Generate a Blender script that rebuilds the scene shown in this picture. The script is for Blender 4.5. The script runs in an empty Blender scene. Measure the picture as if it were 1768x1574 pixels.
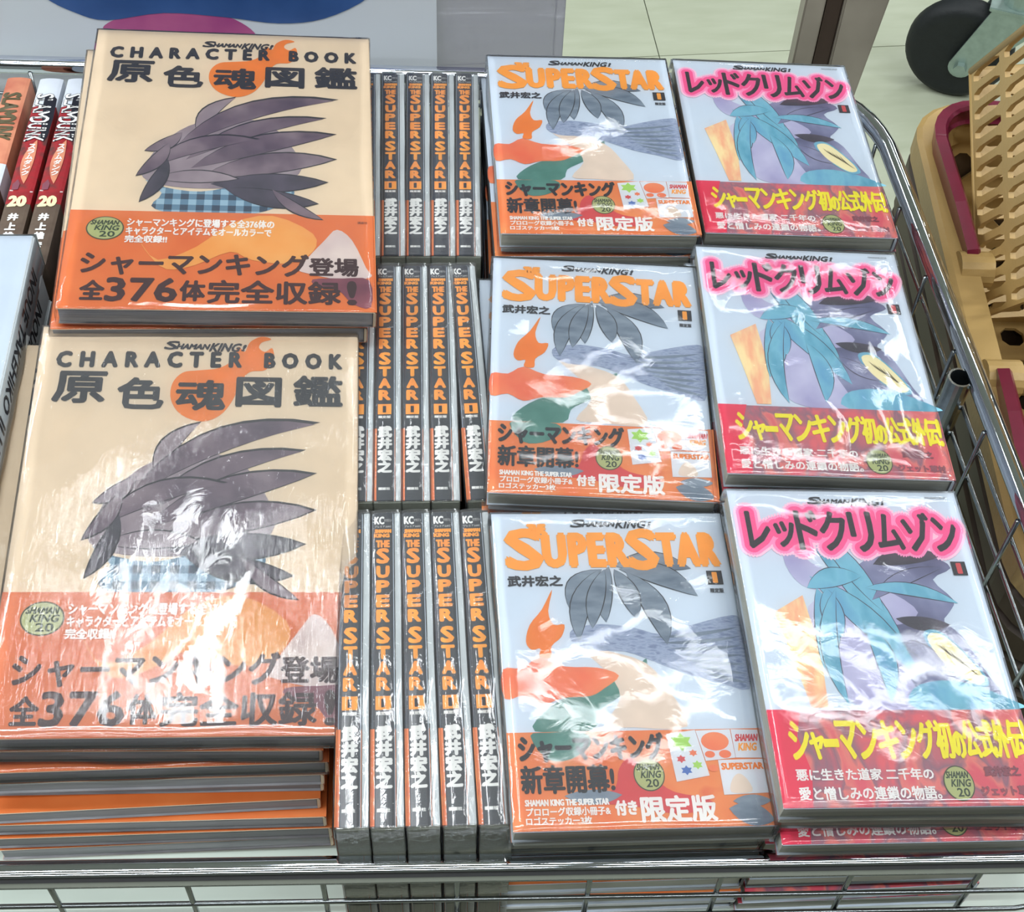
import bpy, bmesh, math, random
from math import radians as R, pi, sin, cos
from mathutils import Vector, Matrix, Euler, noise, geometry

random.seed(7)
S = bpy.context.scene
COL = S.collection

# ------------------------------------------------------------------ camera, world, lamps, exposure
cd = bpy.data.cameras.new('camera'); cam = bpy.data.objects.new('camera', cd); COL.objects.link(cam)
cd.sensor_fit = 'HORIZONTAL'; cd.sensor_width = 36.0; cd.lens = 36.0 * 2539.66 / 1768.0
cd.clip_start = 0.02; cd.clip_end = 60
cr = Vector((.9989, -.03501, .03113)); cu = Vector((.00855, .78959, .61357)); cb = Vector((-.04606, -.61263, .78903))
cam.matrix_world = Matrix(((cr.x, cu.x, cb.x, -.0427), (cr.y, cu.y, cb.y, -.5684), (cr.z, cu.z, cb.z, 1.3802), (0, 0, 0, 1)))
S.camera = cam

W = bpy.data.worlds.new('world'); S.world = W; W.use_nodes = True
bg = W.node_tree.nodes['Background']; bg.inputs['Color'].default_value = (.80, .90, 1.0, 1); bg.inputs['Strength'].default_value = .5

def tube_lamp(x, y, lx, ly, power, z=2.66):
    l = bpy.data.lights.new('tube_and_added_light', 'AREA'); l.shape = 'RECTANGLE'; l.size = lx; l.size_y = ly
    l.energy = power; l.color = (.93, .97, 1.0)
    o = bpy.data.objects.new('tube_and_added_light', l); COL.objects.link(o); o.location = (x, y, z)
for yy, pw in ((-1.6, 8), (-.9, 8), (-.25, 15), (.92, 5.6), (1.56, 5.8), (2.36, 5.8), (4.0, 12)):
    for xx in ((-2.2, -.45, .90, 2.9) if yy < 0 else (-2.2, .90, 2.9)):  # front rows (negative y) are added for fill and the rail's highlight
        tube_lamp(xx, yy, 1.25, .055, pw * (3.2 if abs(xx) > 2 else 1))
tube_lamp(-.335, .60, .03, .55, 2.2)  # these short lengthwise tubes are added to draw streaks on the wrap
tube_lamp(-.235, .60, .06, .55, 5)
tube_lamp(1.30, 2.02, .05, .6, 2.6)

S.view_settings.view_transform = 'Standard'; S.view_settings.look = 'None'
S.view_settings.gamma = 1.0; S.view_settings.use_curve_mapping = False
S.view_settings.exposure = -.35

# ------------------------------------------------------------------ materials
def lin(c):
    return tuple(((v / 255) / 12.92 if v / 255 <= .04045 else ((v / 255 + .055) / 1.055) ** 2.4) for v in c)

def mat(name, c, rough=.55, metal=0, coat=0, var=.06, scale=60, bump=0, bscale=300, spec=.5, coord='Object'):
    m = bpy.data.materials.new(name); m.use_nodes = True; nt = m.node_tree; N = nt.nodes; L = nt.links
    b = N['Principled BSDF']; b.inputs['Roughness'].default_value = rough; b.inputs['Metallic'].default_value = metal
    b.inputs['Coat Weight'].default_value = coat; b.inputs['Coat Roughness'].default_value = .08
    b.inputs['Specular IOR Level'].default_value = spec
    c = lin(c)
    tc = N.new('ShaderNodeTexCoord')
    n = N.new('ShaderNodeTexNoise'); n.inputs['Scale'].default_value = scale; n.inputs['Detail'].default_value = 3
    L.new(tc.outputs[coord], n.inputs['Vector'])
    r = N.new('ShaderNodeValToRGB'); r.color_ramp.elements[0].position = .3; r.color_ramp.elements[1].position = .7
    r.color_ramp.elements[0].color = tuple(v * (1 - var) for v in c) + (1,)
    r.color_ramp.elements[1].color = tuple(min(1, v * (1 + var)) for v in c) + (1,)
    L.new(n.outputs['Fac'], r.inputs['Fac']); L.new(r.outputs['Color'], b.inputs['Base Color'])
    if bump:
        n2 = N.new('ShaderNodeTexNoise'); n2.inputs['Scale'].default_value = bscale
        L.new(tc.outputs[coord], n2.inputs['Vector'])
        bp = N.new('ShaderNodeBump'); bp.inputs['Strength'].default_value = bump; bp.inputs['Distance'].default_value = .002
        L.new(n2.outputs['Fac'], bp.inputs['Height']); L.new(bp.outputs['Normal'], b.inputs['Normal'])
    return m

def mottle(name, cols, scale, rough=.4, stretch=(1, 1, 1), dist=0):
    m = mat(name, (128, 128, 128), rough); N = m.node_tree.nodes; L = m.node_tree.links
    r = [n for n in N if n.type == 'VALTORGB'][0]; n = [n for n in N if n.type == 'TEX_NOISE'][0]; tc = [x for x in N if x.type == 'TEX_COORD'][0]
    n.inputs['Scale'].default_value = scale; n.inputs['Distortion'].default_value = dist
    mp = N.new('ShaderNodeMapping'); mp.inputs['Scale'].default_value = stretch
    L.new(tc.outputs['Object'], mp.inputs['Vector']); L.new(mp.outputs['Vector'], n.inputs['Vector'])
    cr_ = r.color_ramp
    while len(cr_.elements) < len(cols): cr_.elements.new(.5)
    for i, (p, c) in enumerate(cols):
        cr_.elements[i].position = p; cr_.elements[i].color = lin(c) + (1,)
    return m

def pages_mat(name, c1, c2):
    # page edges: fine streaks along the leaves
    return mottle(name, [(.25, c1), (.5, c2), (.75, c1)], 60, .8, (.35, .35, 30))

def gingham(name, c0, c1, c2, size):
    m = mat(name, c0, .5); N = m.node_tree.nodes; L = m.node_tree.links; b = N['Principled BSDF']
    tc = [x for x in N if x.type == 'TEX_COORD'][0]; sp = N.new('ShaderNodeSeparateXYZ'); L.new(tc.outputs['Object'], sp.inputs[0])
    outs = []
    for ax in 'XY':
        d = N.new('ShaderNodeMath'); d.operation = 'PINGPONG'; d.inputs[1].default_value = size; L.new(sp.outputs[ax], d.inputs[0])
        g = N.new('ShaderNodeMath'); g.operation = 'GREATER_THAN'; g.inputs[1].default_value = size * .5; L.new(d.outputs[0], g.inputs[0]); outs.append(g)
    a = N.new('ShaderNodeMath'); a.operation = 'ADD'; L.new(outs[0].outputs[0], a.inputs[0]); L.new(outs[1].outputs[0], a.inputs[1])
    h = N.new('ShaderNodeMath'); h.operation = 'MULTIPLY'; h.inputs[1].default_value = .5; L.new(a.outputs[0], h.inputs[0])
    r = N.new('ShaderNodeValToRGB'); r.color_ramp.elements.new(.5)
    for i, (p, c) in enumerate(((0, c0), (.5, c1), (1, c2))):
        r.color_ramp.elements[i].position = p; r.color_ramp.elements[i].color = lin(c) + (1,)
    L.new(h.outputs[0], r.inputs['Fac']); L.new(r.outputs['Color'], b.inputs['Base Color'])
    return m

def film_mat(name, gloss=.0, haze=.02, bscale=70, bstr=.12, stretch=(1, 1, 1), rough=.05):
    m = bpy.data.materials.new(name); m.use_nodes = True; nt = m.node_tree; N = nt.nodes; L = nt.links
    N.remove(N['Principled BSDF']); out = N['Material Output']
    tr = N.new('ShaderNodeBsdfTransparent'); gl = N.new('ShaderNodeBsdfGlossy'); gl.inputs['Roughness'].default_value = rough
    df = N.new('ShaderNodeBsdfDiffuse'); df.inputs['Color'].default_value = (.85, .88, .92, 1)
    tc = N.new('ShaderNodeTexCoord'); mp = N.new('ShaderNodeMapping'); mp.inputs['Scale'].default_value = stretch
    n = N.new('ShaderNodeTexNoise'); n.inputs['Scale'].default_value = bscale; n.inputs['Detail'].default_value = 4; n.inputs['Distortion'].default_value = 1.2
    L.new(tc.outputs['Object'], mp.inputs[0]); L.new(mp.outputs[0], n.inputs['Vector'])
    b = N.new('ShaderNodeBump'); b.inputs['Strength'].default_value = bstr; b.inputs['Distance'].default_value = .0006
    L.new(n.outputs['Fac'], b.inputs['Height']); L.new(b.outputs[0], gl.inputs['Normal'])
    fr = N.new('ShaderNodeFresnel'); fr.inputs['IOR'].default_value = 1.45
    ad = N.new('ShaderNodeMath'); ad.operation = 'ADD'; ad.inputs[1].default_value = gloss; L.new(fr.outputs[0], ad.inputs[0])
    m1 = N.new('ShaderNodeMixShader'); m1.inputs[0].default_value = haze; L.new(tr.outputs[0], m1.inputs[1]); L.new(df.outputs[0], m1.inputs[2])
    m2 = N.new('ShaderNodeMixShader'); L.new(ad.outputs[0], m2.inputs[0]); L.new(m1.outputs[0], m2.inputs[1]); L.new(gl.outputs[0], m2.inputs[2])
    L.new(m2.outputs[0], out.inputs['Surface'])
    return m

M = dict(
    cream=mat('cream_paper', (226, 205, 176), .45, var=.03), white=mat('cover_white', (205, 217, 230), .4, var=.02),
    white2=mat('booklet_white', (205, 212, 214), .45), orange=mottle('obi_orange', [(.3, (212, 106, 48)), (.7, (222, 122, 62))], 30),
    orange2=mottle('obi_orange_pale', [(.3, (226, 112, 55)), (.62, (230, 140, 80)), (.75, (214, 96, 60))], 35),
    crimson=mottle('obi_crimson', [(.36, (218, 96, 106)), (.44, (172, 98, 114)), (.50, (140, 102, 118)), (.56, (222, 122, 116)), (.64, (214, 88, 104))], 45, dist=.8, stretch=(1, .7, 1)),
    hotred=mat('obi_red', (222, 44, 80), .4), ink=mat('ink_black', (26, 26, 36), .5), brown=mat('ink_brown', (58, 28, 32), .5),
    gold=mat('title_orange', (246, 160, 52), .45), flame=mat('flame_orange', (232, 126, 36), .45),
    wtext=mat('text_white', (235, 235, 232), .5), yellow=mat('text_yellow', (238, 228, 30), .45),
    pink1=mat('glow_pale', (250, 205, 224), .5, var=.01), pink2=mat('glow_mid', (250, 150, 196), .5, var=.01), pink3=mat('glow_hot', (246, 86, 150), .5, var=.01),
    plum=mottle('plum_wash', [(.3, (70, 54, 74)), (.5, (108, 90, 104)), (.7, (140, 124, 132))], 28), lilac=mottle('lilac_wash', [(.3, (128, 112, 122)), (.7, (164, 150, 156))], 40),
    inkwash=mottle('ink_wash', [(.3, (38, 38, 50)), (.7, (84, 74, 92))], 40),
    check=gingham('blue_gingham', (150, 182, 200), (92, 128, 152), (40, 62, 84), .0048),
    ochre=mottle('ochre_wash', [(.3, (226, 150, 66)), (.7, (232, 170, 96))], 30), mauve=mottle('mauve_wash', [(.3, (96, 46, 66)), (.7, (150, 84, 96))], 30),
    pearl=mottle('pearl_wash', [(.3, (196, 176, 176)), (.7, (222, 206, 198))], 30),
    slate=mottle('slate_wash', [(.3, (92, 108, 126)), (.7, (140, 154, 168))], 45, stretch=(1, 3, 1)),
    scarf=mottle('scarf_wash', [(.35, (120, 134, 164)), (.5, (160, 172, 196)), (.65, (134, 148, 176))], 160, stretch=(1, 3, 1)),
    jade=mottle('jade_wash', [(.3, (44, 106, 96)), (.7, (98, 152, 140))], 35), skin=mat('sand_wash', (224, 206, 190), .5),
    coral=mottle('coral_wash', [(.3, (226, 102, 66)), (.7, (238, 146, 96))], 30), sticker=mat('sticker_white', (214, 220, 228), .4),
    lime=mat('lime_print', (160, 206, 92), .5), blue=mat('blue_print', (74, 110, 180), .5), redp=mat('red_print', (206, 66, 70), .5),
    teal=mottle('teal_wash', [(.3, (72, 150, 178)), (.5, (122, 186, 206)), (.7, (98, 160, 196))], 30, stretch=(2, 1, 1)),
    indigo=mottle('indigo_wash', [(.3, (72, 72, 108)), (.5, (120, 122, 156)), (.7, (160, 162, 192))], 30),
    lav=mottle('lavender_wash', [(.3, (160, 156, 196)), (.7, (206, 204, 226))], 30), paley=mat('pale_yellow', (240, 228, 180), .5, var=.03),
    slip=mottle('slip_wash', [(.4, (246, 224, 170)), (.6, (240, 178, 140))], 60, stretch=(2, .6, 1)),
    badge=mat('badge_gold', (172, 180, 120), .4), badge2=mat('badge_edge', (70, 78, 54), .5), dkgreen=mat('badge_ink', (44, 60, 40), .5),
    spine=mat('spine_black', (40, 44, 54), .35, coat=.3), pages=pages_mat('page_edges', (150, 153, 142), (184, 186, 174)),
    pages2=pages_mat('page_edges_cool', (128, 128, 134), (164, 164, 168)), dark=mat('under_cover', (52, 46, 46), .6),
    chrome=mat('chrome', (214, 219, 228), .05, 1, var=.03, scale=200), wire=mat('wire_steel', (150, 156, 158), .2, 1, var=.08, scale=300),
    shelf=mat('shelf_sheet', (186, 198, 188), .6, var=.03, scale=8),
    tile=mottle('floor_tile', [(.3, (166, 172, 148)), (.7, (178, 184, 162))], 9, .42, (1, 4, 1)), grout=mat('tile_joint', (120, 122, 106), .8),
    wall=mat('wall_paint', (84, 82, 80), .8), ceil=mat('ceiling_board', (205, 208, 210), .8),
    poster=mat('poster_paper', (204, 210, 216), .5, var=.015, scale=12), pblue=mottle('poster_blue', [(.3, (40, 74, 128)), (.7, (56, 92, 150))], 20),
    pmag=mottle('poster_magenta', [(.3, (150, 56, 120)), (.7, (186, 96, 140))], 20),
    beige=mat('basket_beige', (172, 142, 88), .42, var=.05, scale=40, bump=.15), shaded=mat('basket_shaded', (70, 56, 42), .5), maroon=mat('handle_maroon', (104, 18, 46), .3, var=.08, coat=.3),
    rubber=mat('caster_rubber', (16, 22, 25), .6, var=.2, bump=.2), zinc=mat('caster_zinc', (158, 176, 170), .42, .75, var=.12, scale=80),
    post=mottle('post_steel', [(.3, (120, 112, 104)), (.7, (150, 142, 132))], 10, .3), postd=mat('post_brown', (62, 46, 42), .3, .3),
    red=mottle('red_spine', [(.35, (126, 26, 32)), (.5, (160, 34, 40)), (.62, (96, 52, 48))], 60), umber=mottle('umber_spine', [(.3, (82, 66, 54)), (.7, (104, 88, 74))], 80),
    salmon=mottle('salmon_spine', [(.4, (214, 140, 108)), (.6, (190, 108, 84))], 40), spw=mat('spine_white', (214, 220, 228), .35, coat=.3),
    olive=mat('olive_ink', (92, 84, 58), .5), film=film_mat('shrink_wrap_film'), filmb=film_mat('shrink_wrap_creased', .03, .04, 60, .5, (6, 1, 1), .08),
    filme=film_mat('shrink_wrap_end', .03, .42, 120, .9), acrylic=film_mat('acrylic_panel', .04, .55, 20, .1),
)
M['filme'].node_tree.nodes['Diffuse BSDF'].inputs['Color'].default_value = (.42, .45, .38, 1)
M['acrylic'].node_tree.nodes['Diffuse BSDF'].inputs['Color'].default_value = lin((178, 176, 196)) + (1,)

# ------------------------------------------------------------------ helpers
def link(name, me, m, parent=None):
    if m is not None: me.materials.append(m)
    o = bpy.data.objects.new(name, me); COL.objects.link(o)
    if parent is not None: o.parent = parent
    return o
def mesh(name, v, f, smooth=False):
    me = bpy.data.meshes.new(name); me.from_pydata([tuple(p) for p in v], [], f); me.update()
    if smooth:
        for p in me.polygons: p.use_smooth = True
    return me
def thing(name, label, cat, group=None, loc=(0, 0, 0)):
    o = bpy.data.objects.new(name, None); COL.objects.link(o); o.location = loc; o.empty_display_size = .02
    o['label'] = label; o['category'] = cat
    if group: o['group'] = group
    return o
class G:
    def __init__(s): s.v = []; s.f = []
    def add(s, v, f):
        n = len(s.v); s.v += [tuple(p) for p in v]; s.f += [tuple(i + n for i in q) for q in f]
    def box(s, x0, x1, y0, y1, z0, z1, b=0):
        if b <= 0:
            s.add([(x0, y0, z0), (x1, y0, z0), (x1, y1, z0), (x0, y1, z0), (x0, y0, z1), (x1, y0, z1), (x1, y1, z1), (x0, y1, z1)],
                  [(3, 2, 1, 0), (4, 5, 6, 7), (0, 1, 5, 4), (1, 2, 6, 5), (2, 3, 7, 6), (3, 0, 4, 7)])
        else:
            bm = bmesh.new(); bmesh.ops.create_cube(bm, size=1)
            for v in bm.verts: v.co = ((x0 + x1) / 2 + v.co.x * (x1 - x0), (y0 + y1) / 2 + v.co.y * (y1 - y0), (z0 + z1) / 2 + v.co.z * (z1 - z0))
            bmesh.ops.bevel(bm, geom=bm.edges[:], offset=b, segments=2, affect='EDGES')
            bm.verts.index_update(); s.add([v.co[:] for v in bm.verts], [[v.index for v in f.verts] for f in bm.faces]); bm.free()
    def quad(s, a, b, c, d): s.add([a, b, c, d], [(0, 1, 2, 3)])
    def tube(s, pts, r, n=10, closed=False, sec=None, cap=True):
        P = [Vector(p) for p in pts]; k = len(P); rings = []; up = None
        for i in range(k):
            a = P[i - 1] if (i > 0 or closed) else P[i]; c = P[(i + 1) % k] if (i < k - 1 or closed) else P[i]
            t = (c - a).normalized()
            if up is None: up = Vector((0, 0, 1)) if abs(t.z) < .9 else Vector((1, 0, 0))
            side = t.cross(up).normalized(); u2 = side.cross(t).normalized(); up = u2
            rr = r[i] if isinstance(r, (list, tuple)) else r
            rings.append([P[i] + side * (sec[j][0] if sec else cos(2 * pi * j / n) * rr) + u2 * (sec[j][1] if sec else sin(2 * pi * j / n) * rr) for j in range(len(sec) if sec else n)])
        m = len(rings[0]); v = [p for q in rings for p in q]; f = []
        for i in range(k if closed else k - 1):
            a = i * m; b = ((i + 1) % k) * m
            for j in range(m): f.append((a + j, a + (j + 1) % m, b + (j + 1) % m, b + j))
        if not closed and cap: f.append(tuple(range(m))[::-1]); f.append(tuple((k - 1) * m + j for j in range(m)))
        s.add(v, f)
    def build(s, name, m, parent=None, smooth=False): return link(name, mesh(name, s.v, s.f, smooth), m, parent)

_tc = {}
def glyphs(txt, sp=1.0, gapx=1.0):
    key = (txt, sp)
    if key in _tc: return _tc[key]
    cu_ = bpy.data.curves.new('t', 'FONT'); cu_.body = txt; cu_.size = 1; cu_.resolution_u = 2; cu_.space_character = sp
    o = bpy.data.objects.new('t', cu_); COL.objects.link(o)
    me = bpy.data.meshes.new_from_object(o.evaluated_get(bpy.context.evaluated_depsgraph_get()))
    v = [(p.co.x, p.co.y) for p in me.vertices]; f = [tuple(p.vertices) for p in me.polygons]
    bpy.data.objects.remove(o); bpy.data.curves.remove(cu_); bpy.data.meshes.remove(me)
    if v:
        x0 = min(p[0] for p in v); x1 = max(p[0] for p in v); y0 = min(p[1] for p in v); y1 = max(p[1] for p in v)
        v = [((p[0] - x0) / max(x1 - x0, 1e-6), (p[1] - y0) / max(y1 - y0, 1e-6)) for p in v]
    _tc[key] = (v, f); return _tc[key]

HOSTS = {'front_cover': ('flame_emblem', 'title_lettering', 'brush_print', 'title_glow', 'cover_print'), 'paper_band': ('obi_lettering', 'obi_print', 'badge', 'sticker_print'),
         'spine': ('spine_lettering', 'volume_label')}
class Page:
    """flat print on a face; u to the right, v down (0..1); fn(u, v, lift) gives a local point"""
    def __init__(s, w, h, fn): s.w = w; s.h = h; s.fn = fn; s.parts = {}; s.nl = 0
    def g(s, part, m, z): return s.parts.setdefault((part, m), (G(), z))[0]
    def z(s, part, m): return s.parts[(part, m)][1]
    def text(s, part, m, z, txt, u0, v0, u1, v1, bold=0, shear=0, sp=1.0, arc=0, rot=0, ring=6, v1b=None):
        vs, fs = glyphs(txt, sp); g = s.g(part, m, z); zz = z
        offs = [(0, 0)] + ([(bold * cos(2 * pi * k / ring), bold * sin(2 * pi * k / ring)) for k in range(ring)] if bold else [])
        for k, (ox, oy) in enumerate(offs):
            out = []
            for x, y in vs:
                if rot: a, b = 1 - y, x; a2 = a; b2 = b        # read downwards: rotated a quarter turn clockwise
                else: a2 = x; b2 = 1 - y
                if rot: a2 = y; b2 = x
                uu = u0 + a2 * (u1 - u0) + (1 - b2) * shear * (v1 - v0); vv = v0 + b2 * (v1 - v0)
                if arc: vv += arc * (uu - u0)
                out.append(s.fn(uu + ox / s.w, vv + oy / s.h, zz + k * 3e-6))
            g.add(out, fs)
    def poly(s, part, m, z, pts, smooth=4):
        if smooth:
            n = len(pts); q = []
            for i in range(n):
                p0, p1, p2, p3 = pts[i - 1], pts[i], pts[(i + 1) % n], pts[(i + 2) % n]
                for k in range(smooth):
                    t = k / smooth
                    q.append(tuple(.5 * ((2 * p1[c]) + (-p0[c] + p2[c]) * t + (2 * p0[c] - 5 * p1[c] + 4 * p2[c] - p3[c]) * t * t + (-p0[c] + 3 * p1[c] - 3 * p2[c] + p3[c]) * t ** 3) for c in (0, 1)))
            pts = q
        g = s.g(part, m, z); zz = z
        tri = geometry.tessellate_polygon([[Vector((p[0] * s.w, p[1] * s.h, 0)) for p in pts]])
        g.add([s.fn(p[0], p[1], zz) for p in pts], [tuple(t) for t in tri])
    def leaf(s, part, m, z, a, b, w, bend=0, n=9, tip=1.0):
        # pointed brush stroke from a to b
        ax, ay = a[0] * s.w, a[1] * s.h; bx, by = b[0] * s.w, b[1] * s.h; dx, dy = bx - ax, by - ay; l = math.hypot(dx, dy); nx, ny = -dy / l, dx / l
        up = []; dn = []
        for i in range(n + 1):
            t = i / n; c = bend * l * 4 * t * (1 - t); ww = w * s.w * .5 * (sin(pi * t ** tip) ** .8 if 0 < t < 1 else 0)
            px, py = ax + dx * t + nx * c, ay + dy * t + ny * c
            up.append(((px + nx * ww) / s.w, (py + ny * ww) / s.h)); dn.append(((px - nx * ww) / s.w, (py - ny * ww) / s.h))
        s.nl += 1; g = s.g(part, m, z); zz = z + s.nl * 5e-6
        v = [s.fn(p[0], p[1], zz) for p in up + dn]; k = n + 1
        g.add(v, [(i, i + 1, k + i + 1, k + i) for i in range(n)])
    def build(s, parent):
        kids = {c.name.split('.')[0]: c for c in parent.children}
        for (part, m), (g, z) in s.parts.items():
            host = parent
            for key, names in HOSTS.items():
                if part in names:
                    for h in key.split('|'):
                        if h in kids: host = kids[h]; break
            g.build(part, M[m], host)

def rrect(x0, x1, y0, y1, r, n=6, c=None):
    out = []
    for cx, cy, a0 in ((x1 - r, y1 - r, 0), (x0 + r, y1 - r, 90), (x0 + r, y0 + r, 180), (x1 - r, y0 + r, 270)):
        for i in range(n + 1):
            a = R(a0 + 90 * i / n); out.append((cx + r * cos(a), cy + r * sin(a)))
    return out

def badge(P, part, z, u0, v0, u1, v1):
    cu0, cv0 = (u0 + u1) / 2, (v0 + v1) / 2; ru, rv = (u1 - u0) / 2, (v1 - v0) / 2
    P.poly(part, 'badge2', z, [(cu0 + ru * cos(a * pi / 8), cv0 + rv * sin(a * pi / 8)) for a in range(16)])
    P.poly(part, 'badge', z + 4e-5, [(cu0 + ru * .93 * cos(a * pi / 8), cv0 + rv * .93 * sin(a * pi / 8)) for a in range(16)])
    b = .00018 * (u1 - u0) * P.w / .02
    P.text(part, 'dkgreen', z + 8e-5, 'SHAMAN', u0 + ru * .22, v0 + rv * .34, u1 - ru * .34, v0 + rv * .72, b, .3)
    P.text(part, 'dkgreen', z + 8e-5, 'KING', u0 + ru * .45, v0 + rv * .78, u1 - ru * .3, v0 + rv * 1.2, b, .3)
    P.text(part, 'dkgreen', z + 8e-5, '20', u0 + ru * .75, v0 + rv * 1.28, u1 - ru * .45, v0 + rv * 1.75, b)

def logo(P, part, m, z, u0, v0, u1, v1, bold=.0002):
    d = u1 - u0; h = v1 - v0
    P.text(part, m, z, 'S', u0, v0, u0 + d * .15, v1 - h * .05, bold, .5)
    P.text(part, m, z, 'HAMAN', u0 + d * .15, v0 + h * .3, u0 + d * .53, v1 - h * .12, bold, .5)
    P.text(part, m, z, 'KING', u0 + d * .55, v0 + h * .15, u0 + d * .9, v1 + h * .1, bold, .5)
    P.text(part, m, z, '!', u0 + d * .94, v0 + h * .3, u0 + d * .97, v1, bold, .5)

# ------------------------------------------------------------------ printed covers
def cover_cb(P):
    Z = 2e-4
    P.poly('flame_emblem', 'flame', Z, [(.52, .258), (.455, .24), (.42, .2), (.42, .155), (.45, .124), (.5, .117), (.56, .11), (.6, .088), (.618, .048), (.64, .062), (.655, .034), (.69, .017), (.723, .024), (.693, .034), (.685, .05), (.705, .061), (.727, .05), (.733, .08), (.708, .113), (.66, .119), (.634, .148), (.61, .2), (.575, .24)])
    t = 'title_lettering'; z = 3.6e-4
    logo(P, t, 'ink', z, .384, .036, .645, .06, .00035)
    P.text(t, 'ink', z, 'CHARACTER', .058, .072, .63, .113, .0008, sp=1.75, arc=-.012)
    P.text(t, 'ink', z, 'BOOK', .707, .066, .95, .106, .0008, sp=1.75)
    for c, u0, v0, u1, v1 in (('原', .06, .128, .214, .21), ('色', .257, .143, .394, .224), ('魂', .438, .147, .585, .226), ('図', .624, .137, .758, .214), ('鑑', .803, .13, .951, .21)):
        P.text(t, 'ink', z, c, u0, v0, u1, v1, .0009)
    # stand-in print: windblown brush strokes above a strip of gingham cloth
    a = 'brush_print'
    P.poly(a, 'check', Z, [(.23, .575), (.30, .60), (.42, .612), (.55, .585), (.70, .545), (.735, .61), (.70, .65), (.60, .685), (.45, .70), (.33, .69), (.26, .665), (.29, .62)], 3)
    P.poly(a, 'lilac', Z + 3e-5, [(.215, .555), (.235, .50), (.28, .435), (.36, .375), (.46, .345), (.58, .345), (.66, .375), (.72, .44), (.76, .52), (.70, .575), (.60, .59), (.48, .60), (.36, .60), (.26, .585)], 3)
    for p, q, w, bnd, mm in (((.40, .42), (.516, .262), .055, .16, 'lilac'), ((.32, .46), (.87, .262), .085, .12, 'plum'), ((.36, .50), (.83, .335), .07, .10, 'plum'), ((.38, .53), (.865, .395), .09, .07, 'plum'),
                             ((.42, .56), (.868, .487), .10, .05, 'plum'), ((.45, .585), (.84, .57), .09, .0, 'inkwash'), ((.50, .60), (.81, .645), .08, -.04, 'inkwash'), ((.24, .53), (.60, .42), .07, .12, 'plum'),
                             ((.26, .57), (.54, .565), .06, .04, 'lilac'), ((.34, .40), (.22, .47), .05, .10, 'plum'), ((.30, .44), (.20, .56), .05, .08, 'plum'), ((.30, .50), (.22, .65), .05, .06, 'inkwash'), ((.66, .60), (.83, .70), .04, -.08, 'plum')):
        P.leaf(a, 'ink', Z + 6e-5, p, (q[0] + (q[0] - p[0]) * .03, q[1] + (q[1] - p[1]) * .03), w + .009, -bnd); P.leaf(a, mm, Z + 6e-5, p, q, w, -bnd)
    o = 'obi_lettering'; zo = 6.5e-4; za = 5.4e-4
    b = 'obi_print'
    P.poly(b, 'ochre', za, [(.24, .79), (.30, .845), (.42, .80), (.53, .72), (.664, .692), (.80, .75), (.80, .81), (.72, .85), (.60, .84), (.53, .815), (.42, .86), (.33, .875), (.27, .83)], 3)
    P.poly(b, 'pearl', za + 3e-5, [(.84, .77), (.88, .735), (.93, .77), (.975, .86), (.99, .89), (.9, .90), (.78, .88), (.76, .86)], 3)
    P.poly(b, 'mauve', za + 5e-5, [(.80, .90), (.90, .895), (.985, .90), (.988, .985), (.93, .975), (.88, .93), (.82, .925)], 3)
    badge(P, 'badge', zo, .058, .706, .18, .783)
    P.text(o, 'wtext', zo, 'シャーマンキングに登場する全376体の', .189, .709, .67, .736, .00025)
    P.text(o, 'wtext', zo, 'キャラクターとアイテムをオールカラーで', .188, .739, .661, .764, .00025)
    P.text(o, 'wtext', zo, '完全収録!!', .187, .767, .322, .79, .00025)
    P.text(o, 'brown', zo, 'シャーマンキング', .058, .822, .785, .892, .0006)
    P.text(o, 'brown', zo, '登場', .79, .832, .948, .888, .0006)
    P.text(o, 'brown', zo, '全', .067, .914, .14, .972, .0006)
    P.text(o, 'brown', zo, '376', .148, .905, .367, .975, .0008)
    P.text(o, 'brown', zo, '体', .38, .911, .456, .972, .0006)
    P.text(o, 'brown', zo, '完全収録', .468, .908, .889, .978, .0006)
    P.text(o, 'brown', zo, '!', .915, .906, .94, .977, .0008)
    P.text(o, 'brown', zo, '講談社', .949, .706, .982, .714)

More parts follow.
